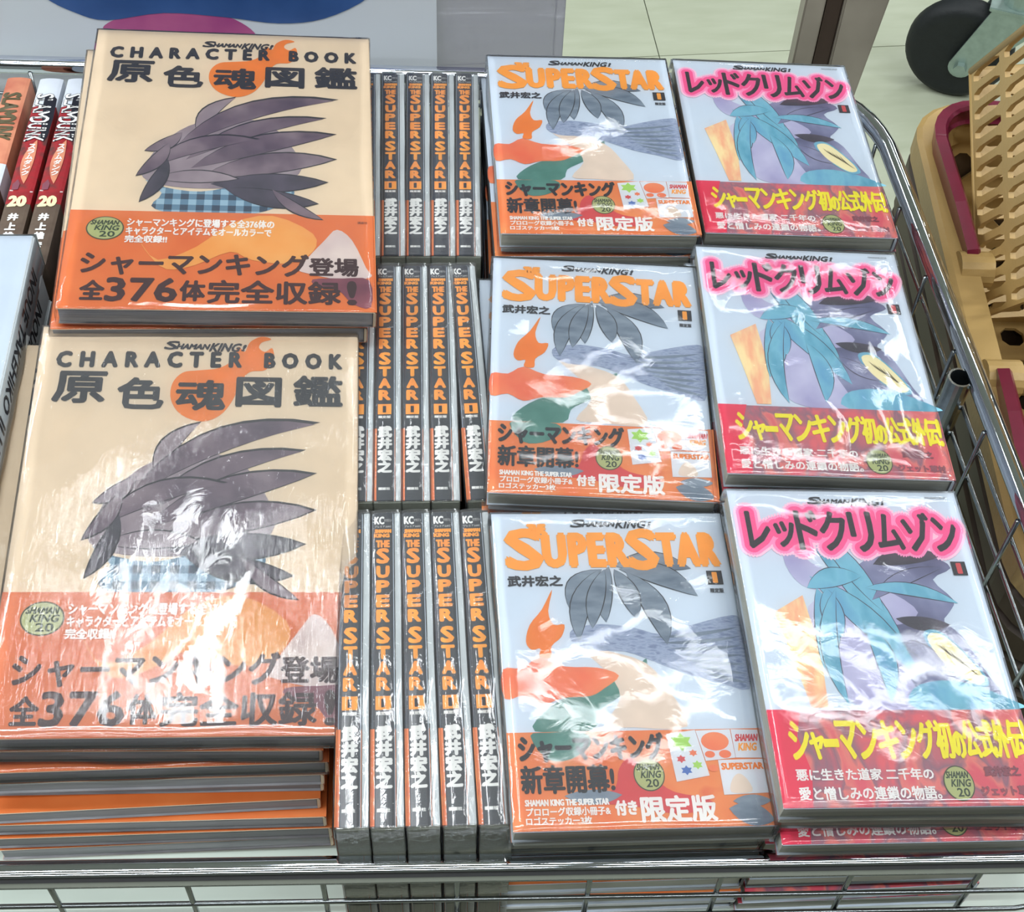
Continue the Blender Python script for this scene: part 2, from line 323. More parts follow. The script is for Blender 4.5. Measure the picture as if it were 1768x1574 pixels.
def cover_ss(P):
    Z = 2e-4; a = 'brush_print'
    P.poly(a, 'jade', Z, [(.11, .716), (.15, .66), (.26, .61), (.40, .58), (.53, .53), (.586, .498), (.56, .56), (.45, .62), (.37, .66), (.33, .716)], 3)
    P.poly(a, 'skin', Z + 2e-5, [(.31, .452), (.42, .47), (.58, .512), (.66, .60), (.71, .71), (.50, .71), (.39, .70), (.46, .62), (.42, .54)], 3)
    P.poly(a, 'scarf', Z + 4e-5, [(.30, .40), (.42, .385), (.56, .40), (.66, .42), (.80, .39), (.97, .36), (.998, .39), (.995, .50), (.985, .60), (.86, .575), (.74, .55), (.62, .51), (.5, .475), (.36, .47), (.29, .44)], 3)
    for i in range(7): P.leaf(a, 'slate', Z + 6e-5, (.62 + .03 * i, .43 + .018 * i), (.985, .40 + .03 * i), .018, .03)
    for p, q, w, bnd in (((.45, .20), (.30, .345), .09, .16), ((.44, .20), (.32, .44), .08, .10), ((.48, .19), (.44, .38), .07, .06), ((.50, .19), (.83, .20), .09, -.10), ((.52, .20), (.84, .295), .10, -.12), ((.55, .21), (.68, .455), .10, -.10), ((.50, .20), (.57, .37), .08, -.06), ((.46, .20), (.38, .40), .07, .04)):
        P.leaf(a, 'ink', Z + 7e-5, p, q, w + .009, bnd); P.leaf(a, 'slate', Z + 7e-5, p, q, w, bnd)
    f = 'flame_emblem'
    P.poly(f, 'flame', Z + 2e-5, [(.231, .268), (.18, .335), (.125, .385), (.104, .44), (.125, .466), (.16, .462), (.153, .49), (.20, .492), (.206, .455), (.25, .425), (.267, .385), (.222, .385), (.206, .34)], 3)
    P.poly(f, 'coral', Z + 5e-5, [(.002, .527), (.08, .524), (.15, .492), (.25, .520), (.38, .525), (.465, .551), (.40, .59), (.34, .613), (.235, .617), (.152, .635), (.08, .608), (.002, .617)], 3)
    t = 'title_lettering'; z = 4.2e-4
    logo(P, t, 'ink', z, .334, .024, .69, .052, .00025)
    P.text(t, 'gold', z, 'THE', .152, .042, .224, .071, .0008, sp=1.0)
    P.text(t, 'gold', z, 'S', .056, .062, .20, .196, .0016)
    P.text(t, 'gold', z, 'UPER', .215, .078, .565, .188, .0016, sp=1.16)
    P.text(t, 'gold', z, 'S', .575, .064, .69, .198, .0016)
    P.text(t, 'gold', z, 'TAR', .705, .078, .952, .186, .0016, sp=1.16)
    P.text(t, 'ink', z, '武井宏之', .05, .222, .276, .257, .0003)
    P.poly(t, 'ink', z, [(.892, .208), (.958, .208), (.958, .256), (.892, .256)], 0)
    P.text(t, 'gold', z + 5e-5, '1', .917, .215, .933, .249, .0004)
    P.text(t, 'ink', z, '限定版', .897, .269, .953, .284, .0001)
    o = 'obi_lettering'; zo = 7e-4; za = 5.4e-4; b = 'obi_print'
    P.poly(b, 'jade', za, [(.09, .73), (.16, .722), (.30, .723), (.32, .76), (.24, .80), (.15, .80)], 3)
    P.poly(b, 'redp', za + 2e-5, [(.42, .83), (.47, .80), (.55, .86), (.62, .90), (.74, .92), (.76, .95), (.60, .96), (.45, .935), (.33, .925), (.40, .88)], 3)
    P.leaf(b, 'slate', za + 4e-5, (.20, .905), (.42, .905), .06, .03); P.leaf(b, 'slate', za + 4e-5, (.82, .95), (.99, .985), .09, 0); P.leaf(b, 'slate', za + 4e-5, (.84, .93), (.99, .93), .05, 0)
    P.text(o, 'ink', zo, 'シャーマンキング', .043, .73, .60, .806, .0007)
    P.text(o, 'ink', zo, '新章開幕!', .043, .818, .394, .896, .00045)
    P.text(o, 'wtext', zo, 'SHAMAN KING THE SUPER STAR', .05, .914, .366, .931, .0002)
    P.text(o, 'wtext', zo, 'プロローグ収録小冊子&', .052, .936, .368, .959, .00015)
    P.text(o, 'wtext', zo, 'ロゴステッカー3枚', .049, .962, .294, .983, .00015)
    P.text(o, 'wtext', zo, '付き', .389, .922, .468, .961, .0004)
    P.text(o, 'wtext', zo, '限定版', .487, .912, .77, .982, .0005)
    badge(P, 'badge', zo, .472, .803, .592, .897)
    k = 'sticker_print'
    for q in ([(.738, .724), (.875, .722), (.879, .806), (.76, .814)], [(.878, .722), (.99, .725), (.99, .808), (.88, .806)], [(.808, .812), (.99, .811), (.992, .908), (.81, .912)]): P.poly(k, 'sticker', za + 8e-5, q, 0)
    P.poly(k, 'sticker', za + 1.1e-4, [(.62, .733), (.736, .722), (.766, .856), (.635, .872)], 0)
    def burst(m_, u, v, r): P.poly(k, m_, za + 1.4e-4, [(u + r * (1 if i % 2 else .6) * cos(i * pi / 6), v + r * .6 * (1 if i % 2 else .6) * sin(i * pi / 6)) for i in range(12)], 0)
    for m_, u, v, r in (('lime', .675, .757, .045), ('redp', .665, .807, .02), ('coral', .715, .79, .018), ('blue', .68, .84, .024), ('lime', .725, .825, .022)): burst(m_, u, v, r)
    for u, v, r in ((.808, .757, .055), (.78, .795, .02), (.84, .795, .024), (.785, .835, .02)):
        P.poly(k, 'coral', za + 1.5e-4, [(u + r * cos(i * pi / 5), v + r * .5 * sin(i * pi / 5)) for i in range(10)], 2)
    P.text(k, 'redp', za + 1.6e-4, 'SHAMAN', .888, .738, .975, .758, .0002, .3); P.text(k, 'gold', za + 1.6e-4, 'KING', .895, .764, .965, .786, .0002, .3)
    P.text(k, 'flame', za + 1.6e-4, 'SUPERSTAR', .818, .822, .98, .840, .00025)
    P.poly(k, 'skin', za + 1.6e-4, [(.84, .905), (.85, .87), (.88, .852), (.91, .87), (.92, .905)], 3)

def cover_rc(P):
    Z = 2e-4; a = 'brush_print'
    P.poly(a, 'indigo', Z, [(.50, .26), (.66, .22), (.82, .23), (.89, .27), (.80, .31), (.864, .378), (.83, .42), (.80, .45), (.86, .50), (.92, .62), (.955, .68), (.92, .72), (.70, .72), (.55, .66), (.50, .50), (.46, .40)], 3)
    P.poly(a, 'lav', Z + 2e-5, [(.20, .19), (.26, .175), (.28, .24), (.36, .28), (.50, .33), (.62, .36), (.70, .42), (.60, .46), (.48, .40), (.36, .36), (.24, .33), (.19, .26)], 3)
    P.poly(a, 'lav', Z + 2.5e-5, [(.25, .40), (.40, .36), (.50, .46), (.58, .60), (.62, .72), (.40, .72), (.30, .66), (.25, .54)], 3)
    P.poly(a, 'teal', Z + 4e-5, [(.60, .66), (.72, .635), (.85, .65), (1.0, .70), (1.0, .722), (.60, .722)], 3)
    P.poly(a, 'slip', Z + 5e-5, [(.104, .42), (.235, .364), (.262, .54), (.246, .716), (.18, .716), (.14, .55)], 0)
    for p, q, w, bnd, mm in (((.30, .15), (.62, .58), .10, -.04, 'teal'), ((.35, .14), (.56, .42), .08, -.03, 'teal'), ((.28, .30), (.64, .62), .11, -.05, 'teal'), ((.26, .34), (.50, .30), .09, -.1, 'teal'),
                             ((.30, .34), (.26, .60), .10, -.08, 'teal'), ((.34, .34), (.36, .50), .09, .03, 'teal'), ((.38, .34), (.33, .71), .07, .1, 'teal'), ((.46, .44), (.50, .70), .08, -.1, 'teal'),
                             ((.52, .38), (.85, .27), .06, -.08, 'indigo'), ((.50, .34), (.88, .39), .06, -.08, 'teal'), ((.60, .44), (.82, .46), .06, .05, 'inkwash'), ((.56, .26), (.86, .23), .08, -.08, 'inkwash'), ((.60, .50), (.80, .60), .07, .04, 'indigo')):
        P.leaf(a, 'inkwash', Z + 7e-5, p, q, w + .008, bnd); P.leaf(a, mm, Z + 7e-5, p, q, w, bnd)
    el = [(.71, .50), (.755, .487), (.80, .51), (.85, .56), (.89, .61), (.895, .64), (.85, .645), (.79, .61), (.735, .56)]
    P.poly(a, 'teal', Z + 1.9e-4, [(.80 + (u - .80) * 1.16, .57 + (v - .57) * 1.14) for u, v in el], 3)
    P.poly(a, 'paley', Z + 2.1e-4, el, 3)
    for i in range(5): P.leaf(a, 'olive', Z + 2.2e-4, (.74 + .02 * i, .515 + .01 * i), (.83 + .014 * i, .58 + .012 * i), .006, .06)
    g = 'title_glow'; t = 'title_lettering'; z = 3.2e-4
    T = 'レッドクリムゾン'
    xs = [(.06, .15, .08, .205), (.175, .255, .115, .20), (.27, .36, .075, .21), (.37, .48, .078, .212), (.50, .595, .078, .215), (.61, .715, .085, .208), (.73, .845, .08, .212), (.86, .955, .095, .212)]
    for nm, bb, zz in (('pink1', .0064, 0), ('pink2', .0050, 7.5e-5), ('pink3', .0034, 1.5e-4)):
        for c, (u0, u1, v0, v1) in zip(T, xs): P.text(g, nm, z + zz, c, u0, v0, u1, v1, bb, ring=22)
    for c, (u0, u1, v0, v1) in zip(T, xs): P.text(t, 'ink', z + 2.3e-4, c, u0, v0, u1, v1, .0007)
    logo(P, t, 'ink', z + 2.3e-4, .338, .024, .68, .05, .00025)
    P.text(t, 'ink', z + 2.3e-4, 'MAGAZINE EDGE', .861, .019, .954, .026)
    P.poly(t, 'ink', z + 2.3e-4, [(.894, .249), (.956, .249), (.956, .296), (.894, .296)], 0)
    P.text(t, 'redp', z + 2.8e-4, '1', .917, .256, .933, .289, .0004)
    b = 'obi_print'
    P.poly(b, 'hotred', 5.3e-4, [(.0, .722), (.13, .722), (.10, .80), (.13, .90), (.11, .999), (.0, .999)], 0)
    o = 'obi_lettering'; zo = 6.5e-4
    xs = [(.07, .155, .76), (.152, .215, .79), (.22, .275, .80), (.275, .365, .765), (.365, .44, .77), (.445, .53, .765), (.53, .60, .77), (.60, .67, .765), (.675, .76, .765), (.755, .805, .80), (.805, .88, .76), (.875, .95, .757), (.94, 1.0, .757)]
    T = 'シャーマンキング初の公式外伝!'
    us = [.07, .145, .20, .255, .335, .412, .49, .565, .638, .703, .748, .808, .87, .925, .984]
    for i, c in enumerate(T):
        u0 = us[i]; u1 = (us[i + 1] if i < 14 else 1.0) - .004; small = c in 'ャのー'
        P.text(o, 'yellow', zo, c, u0, .79 if small and c != 'ー' else (.81 if c == 'ー' else .757), min(u1, .996), .83 if c == 'ー' else .865, .0006)
    P.text(o, 'wtext', zo, '悪に生きた道家 二千年の', .068, .893, .593, .925, .0002)
    P.text(o, 'wtext', zo, '愛と憎しみの連鎖の物語。', .067, .943, .605, .979, .0002)
    badge(P, 'badge', zo, .625, .887, .742, .986)
    P.text(o, 'mauve', zo, '武井宏之', .794, .89, .932, .917, .0003)
    P.text(o, 'mauve', zo, 'ジェット草村', .763, .945, .975, .972, .0003)

# ------------------------------------------------------------------ book builder: origin at the centre of the top cover face
def film_mesh(w, h, T, seed, amp=.0011, nx=30, ny=42, m=.0012):
    vs = []; fs = []
    def prof(t, half):   # grid parameter to (position, drop)
        return t * (half + m)
    X = [-1.0, -1.0] + [-.985 + 1.97 * i / (nx - 1) for i in range(nx)] + [1.0, 1.0]
    Y = [-1.0, -1.0] + [-.985 + 1.97 * i / (ny - 1) for i in range(ny)] + [1.0, 1.0]
    for j, y in enumerate(Y):
        for i, x in enumerate(X):
            dx = i in (0, len(X) - 1); dy = j in (0, len(Y) - 1)
            rim = (i in (1, len(X) - 2)) or (j in (1, len(Y) - 2)) or dx or dy
            px = x * (w / 2 + m); py = y * (h / 2 + m)
            q = Vector((px * 22 + seed * 3.7, py * 22, seed)); q2 = Vector((px * 85, py * 40 + seed * 5, seed * 2.3))
            d = noise.noise(q) * amp + noise.noise(q2) * amp * .22
            c = max(0, (abs(x) - .6) / .4) * max(0, (abs(y) - .6) / .4)
            ang = math.atan2((1 - abs(y)) * h, (1 - abs(x)) * w)
            d += c * sin(ang * 26 + seed) * amp * .8
            edge = min(1, (1 - abs(x)) * 9, (1 - abs(y)) * 12)
            z = .0012 + (d + .0006) * (.25 + .75 * max(0, edge))
            if rim: z = -.0002
            if dx or dy: z = -T + .0004; px += noise.noise(q2) * .0012; py += noise.noise(q) * .0012
            vs.append((px, py, z))
    n = len(X)
    for j in range(len(Y) - 1):
        for i in range(n - 1): fs.append((j * n + i, j * n + i + 1, (j + 1) * n + i + 1, (j + 1) * n + i))
    return mesh('shrink_wrap', vs, fs, True)

def make_book(kind, label='', group=None):
    W_, H_, T = dict(CB=(.1813, .2570, .0125), SS=(.127, .1834, .0115), RC=(.127, .1834, .0118))[kind]
    ov, sp_ = dict(CB=(.684, 'cream'), SS=(.7195, 'white'), RC=(.724, 'white'))[kind]
    t = thing('book', label, 'book', group)
    g = G(); g.box(-W_ / 2 + .0008, W_ / 2 - .0012, -H_ / 2 + .0012, H_ / 2 - .0012, -T + .0006, -.0006); g.build('page_block', M['pages' if kind != 'CB' else 'pages2'], t)
    g = G(); g.box(-W_ / 2, W_ / 2, -H_ / 2, H_ / 2, -.0005, 0, .0002); g.build('front_cover', M[sp_], t)
    g = G(); g.box(-W_ / 2, W_ / 2, -H_ / 2, H_ / 2, -T, -T + .0005, .0002); g.build('back_cover', M[sp_ if kind != 'CB' else 'pages2'], t)
    g = G(); x1 = W_ / 2
    pr = [(x1 - .0008, -.0001), (x1 + .0003, -.0006), (x1 + .0008, -.0018), (x1 + .0009, -T / 2), (x1 + .0008, -T + .0018), (x1 + .0003, -T + .0006), (x1 - .0008, -T + .0001)]
    v = []; n = len(pr)
    for y in (-H_ / 2, H_ / 2): v += [(p[0], y, p[1]) for p in pr]
    g.add(v, [(i, i + 1, n + i + 1, n + i) for i in range(n - 1)] + [tuple(range(n))[::-1], tuple(range(n, 2 * n))])
    g.build('spine', M['spine' if kind == 'SS' else sp_], t)
    # printed paper band wrapped round front, spine and back
    y1 = H_ / 2 - ov * H_; y0 = -H_ / 2 + .0002; g = G()
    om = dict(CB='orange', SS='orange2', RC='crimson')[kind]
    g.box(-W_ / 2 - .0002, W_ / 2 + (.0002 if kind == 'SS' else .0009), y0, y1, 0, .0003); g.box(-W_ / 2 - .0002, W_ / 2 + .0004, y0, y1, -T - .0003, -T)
    if kind == 'SS': g.box(W_ / 2 - .002, W_ / 2 + .0011, y0, y1, -.0014, .0008)
    if kind != 'SS': g.box(W_ / 2 + .0009, W_ / 2 + .0012, y0, y1, -T - .0003, .0003)
    g.build('paper_band', M[om], t)
    P = Page(W_, H_, lambda u, v, l: ((u - .5) * W_, (.5 - v) * H_, l))
    dict(CB=cover_cb, SS=cover_ss, RC=cover_rc)[kind](P); P.build(t)
    if kind == 'SS':
        g = G(); g.box(-W_ / 2 + .001, W_ / 2 + .0005, -H_ / 2, H_ / 2, -T - .0040, -T - .0006, .0004); g.build('booklet', M['white2'], t)
        fx = W_ / 2 + .0010
        Q = Page(T, H_, lambda u, v, l: (fx + l, (.5 - v) * H_, -u * T))
        s = 'spine_lettering'; z = 1e-4
        Q.text(s, 'wtext', z, 'KC', .12, .016, .55, .042, .0003); Q.text(s, 'wtext', z, 'マガジン', .56, .024, .92, .034); Q.text(s, 'wtext', z, 'プレミアムKC', .12, .047, .9, .055)
        Q.text(s, 'gold', z, 'SHAMAN', .14, .062, .88, .074, .0003); Q.text(s, 'gold', z, 'KING', .10, .078, .8, .09, .0003)
        Q.text(s, 'gold', z, 'THE', .2, .102, .8, .125, .0004)
        vv = .132
        for c, hh in zip('SUPER', (.062, .05, .05, .05, .05)): Q.text(s, 'gold', z, c, .24, vv, .76, vv + hh - .013, .00065); vv += hh
        vv += .008
        for c, hh in zip('STAR', (.062, .05, .05, .05)): Q.text(s, 'gold', z, c, .24, vv, .76, vv + hh - .013, .00065); vv += hh
        Q.poly('volume_label', 'gold', z, [(.16, .62), (.84, .62), (.84, .662), (.16, .662)], 0); Q.text('volume_label', 'ink', z + 6e-5, '1', .42, .629, .56, .654, .00016)
        Q.text(s, 'wtext', z, '限定版', .2, .668, .8, .678, .0001)
        vv = .712
        for c in '武井宏之': Q.text(s, 'wtext', z, c, .2, vv, .84, vv + .042, .0006); vv += .046
        Q.text(s, 'wtext', z, '講談社', .22, .95, .78, .96, .0001)
        Q.build(t)
    return t

def full_copy(o, keep=None):
    c = o.copy(); COL.objects.link(c)
    for ch in o.children:
        if keep is None or ch.name.split('.')[0] in keep:
            d = ch.copy(); COL.objects.link(d); d.parent = c
            if keep is None:
                for gc in ch.children: e = gc.copy(); COL.objects.link(e); e.parent = d
    return c
def place(o, x, y, z, yaw=0, t1=0, t2=0):
    o.rotation_mode = 'YXZ'; o.rotation_euler = (R(t1), R(t2), R(yaw)); o.location = (x, y, z)

SHELF = .5905
ORD = ['top', 'second', 'third', 'fourth', 'fifth', 'sixth', 'seventh', 'eighth', 'ninth', 'tenth', 'eleventh']
protos = {k: make_book(k) for k in ('CB', 'SS', 'RC')}
used = set()
DESC = dict(CB='large cream softcover with orange paper band and flame emblem', SS='pale blue-white softcover with orange title and orange paper band', RC='white softcover with pink glowing title and crimson paper band')
LOW = {'page_block', 'front_cover', 'back_cover', 'spine', 'paper_band', 'booklet'}
FILMS = []
def stack(kind, nm, where, c, n, shifts, seed, amp=.0011, creased=False):
    x, y, z, yaw, t1, t2 = c; pitch = (z - SHELF) / n
    W_, H_, T = dict(CB=(.1813, .2570, .0125), SS=(.127, .1834, .0157), RC=(.127, .1834, .0118))[kind]
    rnd = random.Random(seed)
    for k in range(n):
        if k == 0 and kind not in used: o = protos[kind]; used.add(kind)
        else: o = full_copy(protos[kind], None if k < 3 else LOW)
        f = 1 - k / (n - 1) if n > 1 else 1
        dx, dy, da = shifts[min(k, len(shifts) - 1)] if k else (0, 0, 0)
        if k: dx += rnd.uniform(-.0012, .0012); dy += rnd.uniform(-.0012, .0012); da += rnd.uniform(-.6, .6)
        zt = SHELF + T + .0006 + (z - SHELF - T - .0006) * (n - 1 - k) / (n - 1)
        place(o, x + dx, y + dy, zt, yaw + da, t1 * f, t2 * f)
        o['label'] = ('%s, top of %s' % (DESC[kind], where)) if k == 0 else ('%s book from the top of %s' % ({'CB': 'cream and orange', 'SS': 'pale blue and orange', 'RC': 'white and crimson'}[kind] + ' paperback, ' + ORD[k], where))
        o['group'] = nm
        if k == 0:
            fm = film_mesh(W_, H_, T, seed, amp); link('shrink_wrap', fm, M['filmb' if creased else 'film'], o)

CBL = [(0, 0, 0), (-.0075, .002, .4), (-.021, .004, .4), (-.019, .004, 0)]
stack('CB', 'large books in the rear left pile', 'rear left pile', (-.1780, .1528, .7570, 2.25, .53, 3.85), 11, [(0, 0, 0), (-.0072, -.001, .6), (-.0110, .009, .2), (-.0122, .009, 0)], 1, .0010)
stack('CB', 'large books in the front left pile', 'front left pile', (-.1814, -.1001, .7271, 1.40, 3.86, 3.99), 9, [(0, 0, 0), (-.018, -.001, -.2), (-.0175, -.003, .6), (-.021, -.001, .2), (-.020, .003, -.3), (-.026, -.003, .8), (-.0215, -.006, -.6), (-.0185, -.005, .2)], 2, .0016, True)
stack('SS', 'orange titled books in the rear centre pile', 'rear centre pile', (.0556, .2010, .7327, 1.21, -.99, 2.07), 8, [(0, 0, 0), (-.003, -.001, .5), (-.005, 0, -.5)], 3)
stack('SS', 'orange titled books in the middle centre pile', 'middle centre pile', (.0484, -.0017, .7297, -2.6, -.32, 1.63), 8, [(0, 0, 0), (-.005, .001, 2.0), (-.002, 0, 1)], 4, .0015)
stack('SS', 'orange titled books in the front centre pile', 'front centre pile', (.0487, -.1931, .7270, 1.8, -.2, 3.24), 8, [(0, 0, 0), (-.0015, .0085, -.4), (-.0015, .0095, -.8)], 5)
stack('RC', 'pink titled books in the rear right pile', 'rear right pile', (.1896, .2157, .7175, .69, -1.05, 3.01), 9, [(0, 0, 0), (.001, .001, .5)], 6, .0008)
stack('RC', 'pink titled books in the middle right pile', 'middle right pile', (.1778, .0045, .7359, -1.16, -1.72, 2.31), 10, [(0, 0, 0), (-.002, .001, 1.0)], 7, .0014)
stack('RC', 'pink titled books in the front right pile', 'front right pile', (.1741, -.1925, .7443, 1.17, -.12, 3.6), 10, [(0, 0, 0), (.003, .001, 0), (.004, -.003, .3), (.004, .0105, 0)], 8, .0012)

# ------------------------------------------------------------------ books standing spine up in three rows
su = full_copy(protos['SS']); su_used = False
def film_unit():
    W_, H_, T = .127, .1834, .0157; g = G(); vs = []; fs = []
    # film sleeve round spine edge; profile runs over front, spine and back, slack along the length
    prof = [(W_ / 2 - .06, .0009), (W_ / 2 - .03, .0009), (W_ / 2 - .004, .0010), (W_ / 2 + .0012, .0006), (W_ / 2 + .0026, -.0014), (W_ / 2 + .0028, -.0045), (W_ / 2 + .0024, -.008), (W_ / 2 + .0026, -.0112), (W_ / 2 + .0022, -.0145), (W_ / 2 + .0010, -.0164), (W_ / 2 - .004, -.0165), (W_ / 2 - .05, -.0165)]
    n = len(prof); ny = 46
    for j in range(ny):
        y = -H_ / 2 - .001 + (H_ + .002) * j / (ny - 1)
        for i, (a, b) in enumerate(prof):
            w = noise.noise(Vector((i * .9, y * 30, 3))) * .0011 if 2 < i < 9 else 0
            vs.append((a + w, y, b))
    for j in range(ny - 1):
        for i in range(n - 1): fs.append((j * n + i, j * n + i + 1, (j + 1) * n + i + 1, (j + 1) * n + i))
    me = mesh('shrink_wrap', vs, fs, True); return me
link('shrink_wrap', film_unit(), M['filmb'], su)
g = G(); g.box(-.02, .0645, -.0931, -.0918, -.0155, .0004, .0005); g.build('wrap_end', M['filme'], su)
ROWS = [('rear row', .1985, [(-.0925, 1.2), (-.0760, .9), (-.0592, .3), (-.0425, -.2), (-.0258, -.6)], ),
        ('middle row', .0060, [(-.0922, .8), (-.0763, .8), (-.0600, .5), (-.0437, .6), (-.0268, 2.6)]),
        ('front row', -.1856, [(-.0905, 1.2), (-.0737, 1.2), (-.0571, 1.5), (-.0403, 1.9), (-.0236, 2.3)])]
POS = ['leftmost', 'second from left', 'third from left', 'fourth from left', 'rightmost']
for rn, yc, us in ROWS:
    for i, (x, yaw) in enumerate(us):
        o = su if not su_used else full_copy(su); su_used = True
        # stand it on its fore edge: local +x up, front cover to the left
        if o is not su or True:
            o.rotation_mode = 'XYZ'
            o.rotation_euler = (Matrix.Rotation(R(yaw), 4, 'Z') @ Matrix.Rotation(R(-90), 4, 'Y')).to_euler('XYZ')
            o.location = (x - .0069, yc, .6545)
        o['label'] = 'black-spined book with orange lettering standing in the %s, %s' % (rn, POS[i]); o['category'] = 'book'
        o['group'] = 'books standing spine up in the ' + rn

# ------------------------------------------------------------------ red and white spined books, rear left
def red_book(x, y, yaw, label, kind=0):
    t = thing('book', label, 'book', 'books standing spine up at the rear left', (x, y, .6545)); Wd, H_, T = .0175, .183, .128
    T = .0162
    n = 9; prof = [(-T / 2, -.0645)] + [(-T / 2 * cos(pi * k / (n - 1)) if False else -T / 2 + T * k / (n - 1), .0625 + .0012 * sin(pi * k / (n - 1)) ** .6) for k in range(n)] + [(T / 2, -.0645)]
    def seg(y0, y1, name, m):
        g = G(); v = []; k = len(prof)
        for yy in (y0, y1): v += [(p[0], yy, p[1]) for p in prof]
        g.add(v, [(i, i + 1, k + i + 1, k + i) for i in range(k - 1)] + [tuple(range(k))[::-1], tuple(range(k, 2 * k))]); g.build(name, m, t)
    h = H_ / 2
    if kind == 0:
        seg(-h, -h + .055, 'lower_cover', M['umber']); seg(-h + .055, h - .030, 'middle_cover', M['red']); seg(h - .030, h, 'upper_cover', M['spw'])
    else:
        seg(-h, -h + .07, 'lower_cover', M['umber']); seg(-h + .07, h - .09, 'middle_cover', M['spw']); seg(h - .09, h, 'upper_cover', M['salmon'])
    def fn(u, v, l):
        xx = (u - .5) * T; return (xx, (.5 - v) * H_, .0625 + .0012 * max(0, sin(pi * min(1, max(0, u)))) ** .6 + l)
    P = Page(T, H_, fn); s = 'spine_lettering'; z = 4.5e-4
    P.poly(s, 'ink', z - 8e-5, [(.45, .11), (.95, .12), (.97, .33), (.75, .36), (.55, .22)], 2) if kind == 0 else None
    lm = 'wtext' if kind == 0 else 'olive'
    P.text(s, 'ink' if kind == 0 else 'olive', z - 3e-5, 'SLAM', .10, .095, .80, .235, .0007, rot=1); P.text(s, 'ink' if kind == 0 else 'olive', z - 3e-5, 'DUNK', .06, .232, .84, .365, .0007, rot=1)
    P.text(s, lm, z, 'SLAM', .10, .095, .80, .235, .0003, rot=1); P.text(s, lm, z, 'DUNK', .06, .232, .84, .365, .0003, rot=1)
    if kind == 0:
        P.leaf(s, 'salmon', z - 6e-5, (.62, .36), (.55, .60), .5, .05)
        vv = .385
        for c in 'スラムダンク': P.text(s, 'wtext', z, c, .34, vv, .62, vv + .024, .0002); vv += .029
        P.poly(s, 'mauve', z, [(.1, .60), (.28, .575), (.4, .60), (.38, .63), (.12, .63)], 0)
        P.poly(s, 'pearl', z, [(.05, .628), (.98, .634), (.98, .640), (.05, .634)], 0)
        P.text(s, 'paley', z, '20', .14, .665, .80, .715, .0008)
        vv = .755
        for c in '井上雄彦': P.text(s, 'wtext', z, c, .3, vv, .68, vv + .034, .0004); vv += .047
    P.build(t); t.rotation_euler = (0, 0, R(yaw)); return t
red_book(-.2978, .1930, -1.0, 'red and brown spined book numbered 20, nearest the cream book pile')
red_book(-.3172, .1930, -1.0, 'red and brown spined book numbered 20, second from the cream book pile')
red_book(-.3400, .1940, -1.0, 'salmon and white spined book with olive lettering at the left edge', 1)

# thick white art books lying flat, far left
def art_book(k, z, dx):
    t = thing('art_book', ('thick white art book with black spine lettering, top of the far left pile' if k == 0 else 'thick white art book, %s from the top of the far left pile' % ORD[k]), 'book', 'art books piled at the far left', (-.379 + dx, -.036, z))
    g = G(); g.box(-.089, .089, -.127, .127, -.0255, -.0015); g.build('page_block', M['pages'], t)
    g = G(); g.box(-.091, .090, -.1285, .1285, -.0015, 0, .0005); g.build('front_cover', M['white'], t)
    g = G(); g.box(-.091, .090, -.1285, .1285, -.027, -.0255, .0005); g.build('back_cover', M['white'], t)
    g = G(); g.box(.0885, .0912, -.1285, .1285, -.027, 0, .001); g.build('spine', M['white2'], t)
    Q = Page(.027, .257, lambda u, v, l: (.0912 + l, (.5 - v) * .257, -u * .027))
    Q.text('spine_lettering', 'ink', 1.5e-4, 'INOUE TAKEHIKO', .25, .08, .68, .50, .0005, rot=1); Q.text('spine_lettering', 'ink', 1.5e-4, 'ILLUSTRATIONS', .25, .53, .68, .92, .0005, rot=1); Q.build(t)
    P = Page(.181, .257, lambda u, v, l: ((u - .5) * .181, (.5 - v) * .257, l))
    P.poly('cover_print', 'salmon', 2e-4, [(.62, .50), (.80, .44), (.93, .47), (.985, .56), (.985, .80), (.70, .85), (.55, .70)], 3)
    P.poly('cover_print', 'paley', 2.4e-4, [(.88, .66), (.985, .62), (.985, .76), (.90, .74)], 3)
    P.poly('cover_print', 'teal', 2.6e-4, [(.80, .72), (.93, .73), (.95, .86), (.78, .88)], 3); P.build(t)
    if k == 0: link('shrink_wrap', film_mesh(.181, .257, .027, 11, .0008), M['film'], t)
    t.rotation_euler = (0, 0, R(.6)); return t
for k in range(5): art_book(k, .7500 - k * .0278, -.002 * (k % 2) - .001 * k)

# ------------------------------------------------------------------ the wire cart
cart = thing('display_cart', 'chrome wire display cart holding all the book piles', 'cart', None, (0, 0, 0))
ZR = .690; RR = .0066
def rim_pts(z, inset=0, r=.05):
    cs = [(-.520, -.2835), (.312, -.2885), (.2735, .3140), (-.520, .3430)]   # corners, counter-clockwise from front left
    ce = Vector((-.1, .02)); out = []
    for i in range(4):
        p = Vector(cs[i]); a = (Vector(cs[i - 1]) - p).normalized(); b = (Vector(cs[(i + 1) % 4]) - p).normalized()
        q = p + (a + b) * inset
        rr = r + .02 * (i == 2) - inset
        for k in range(9):
            t = k / 8; s0 = q + a * rr; s1 = q + b * rr
            w = (1 - t) ** 2 * s0 + 2 * t * (1 - t) * (q * .86 + (s0 + s1) * .07) + t * t * s1
            out.append((w.x, w.y, z))
    return out
g = G(); g.tube(rim_pts(ZR), RR, 16, closed=True); g.build('top_rail', M['chrome'], cart, True)
for z in (.666, .6400, .6140, .588):
    g = G(); g.tube(rim_pts(z, .0035), .0015, 8, closed=True); g.build('ring_wire', M['wire'], cart, True)
def wire(p, q, r=.0015, up=True):
    g = G(); g.tube([p, q], r, 8); g.build('upright_wire', M['wire'], cart, True)
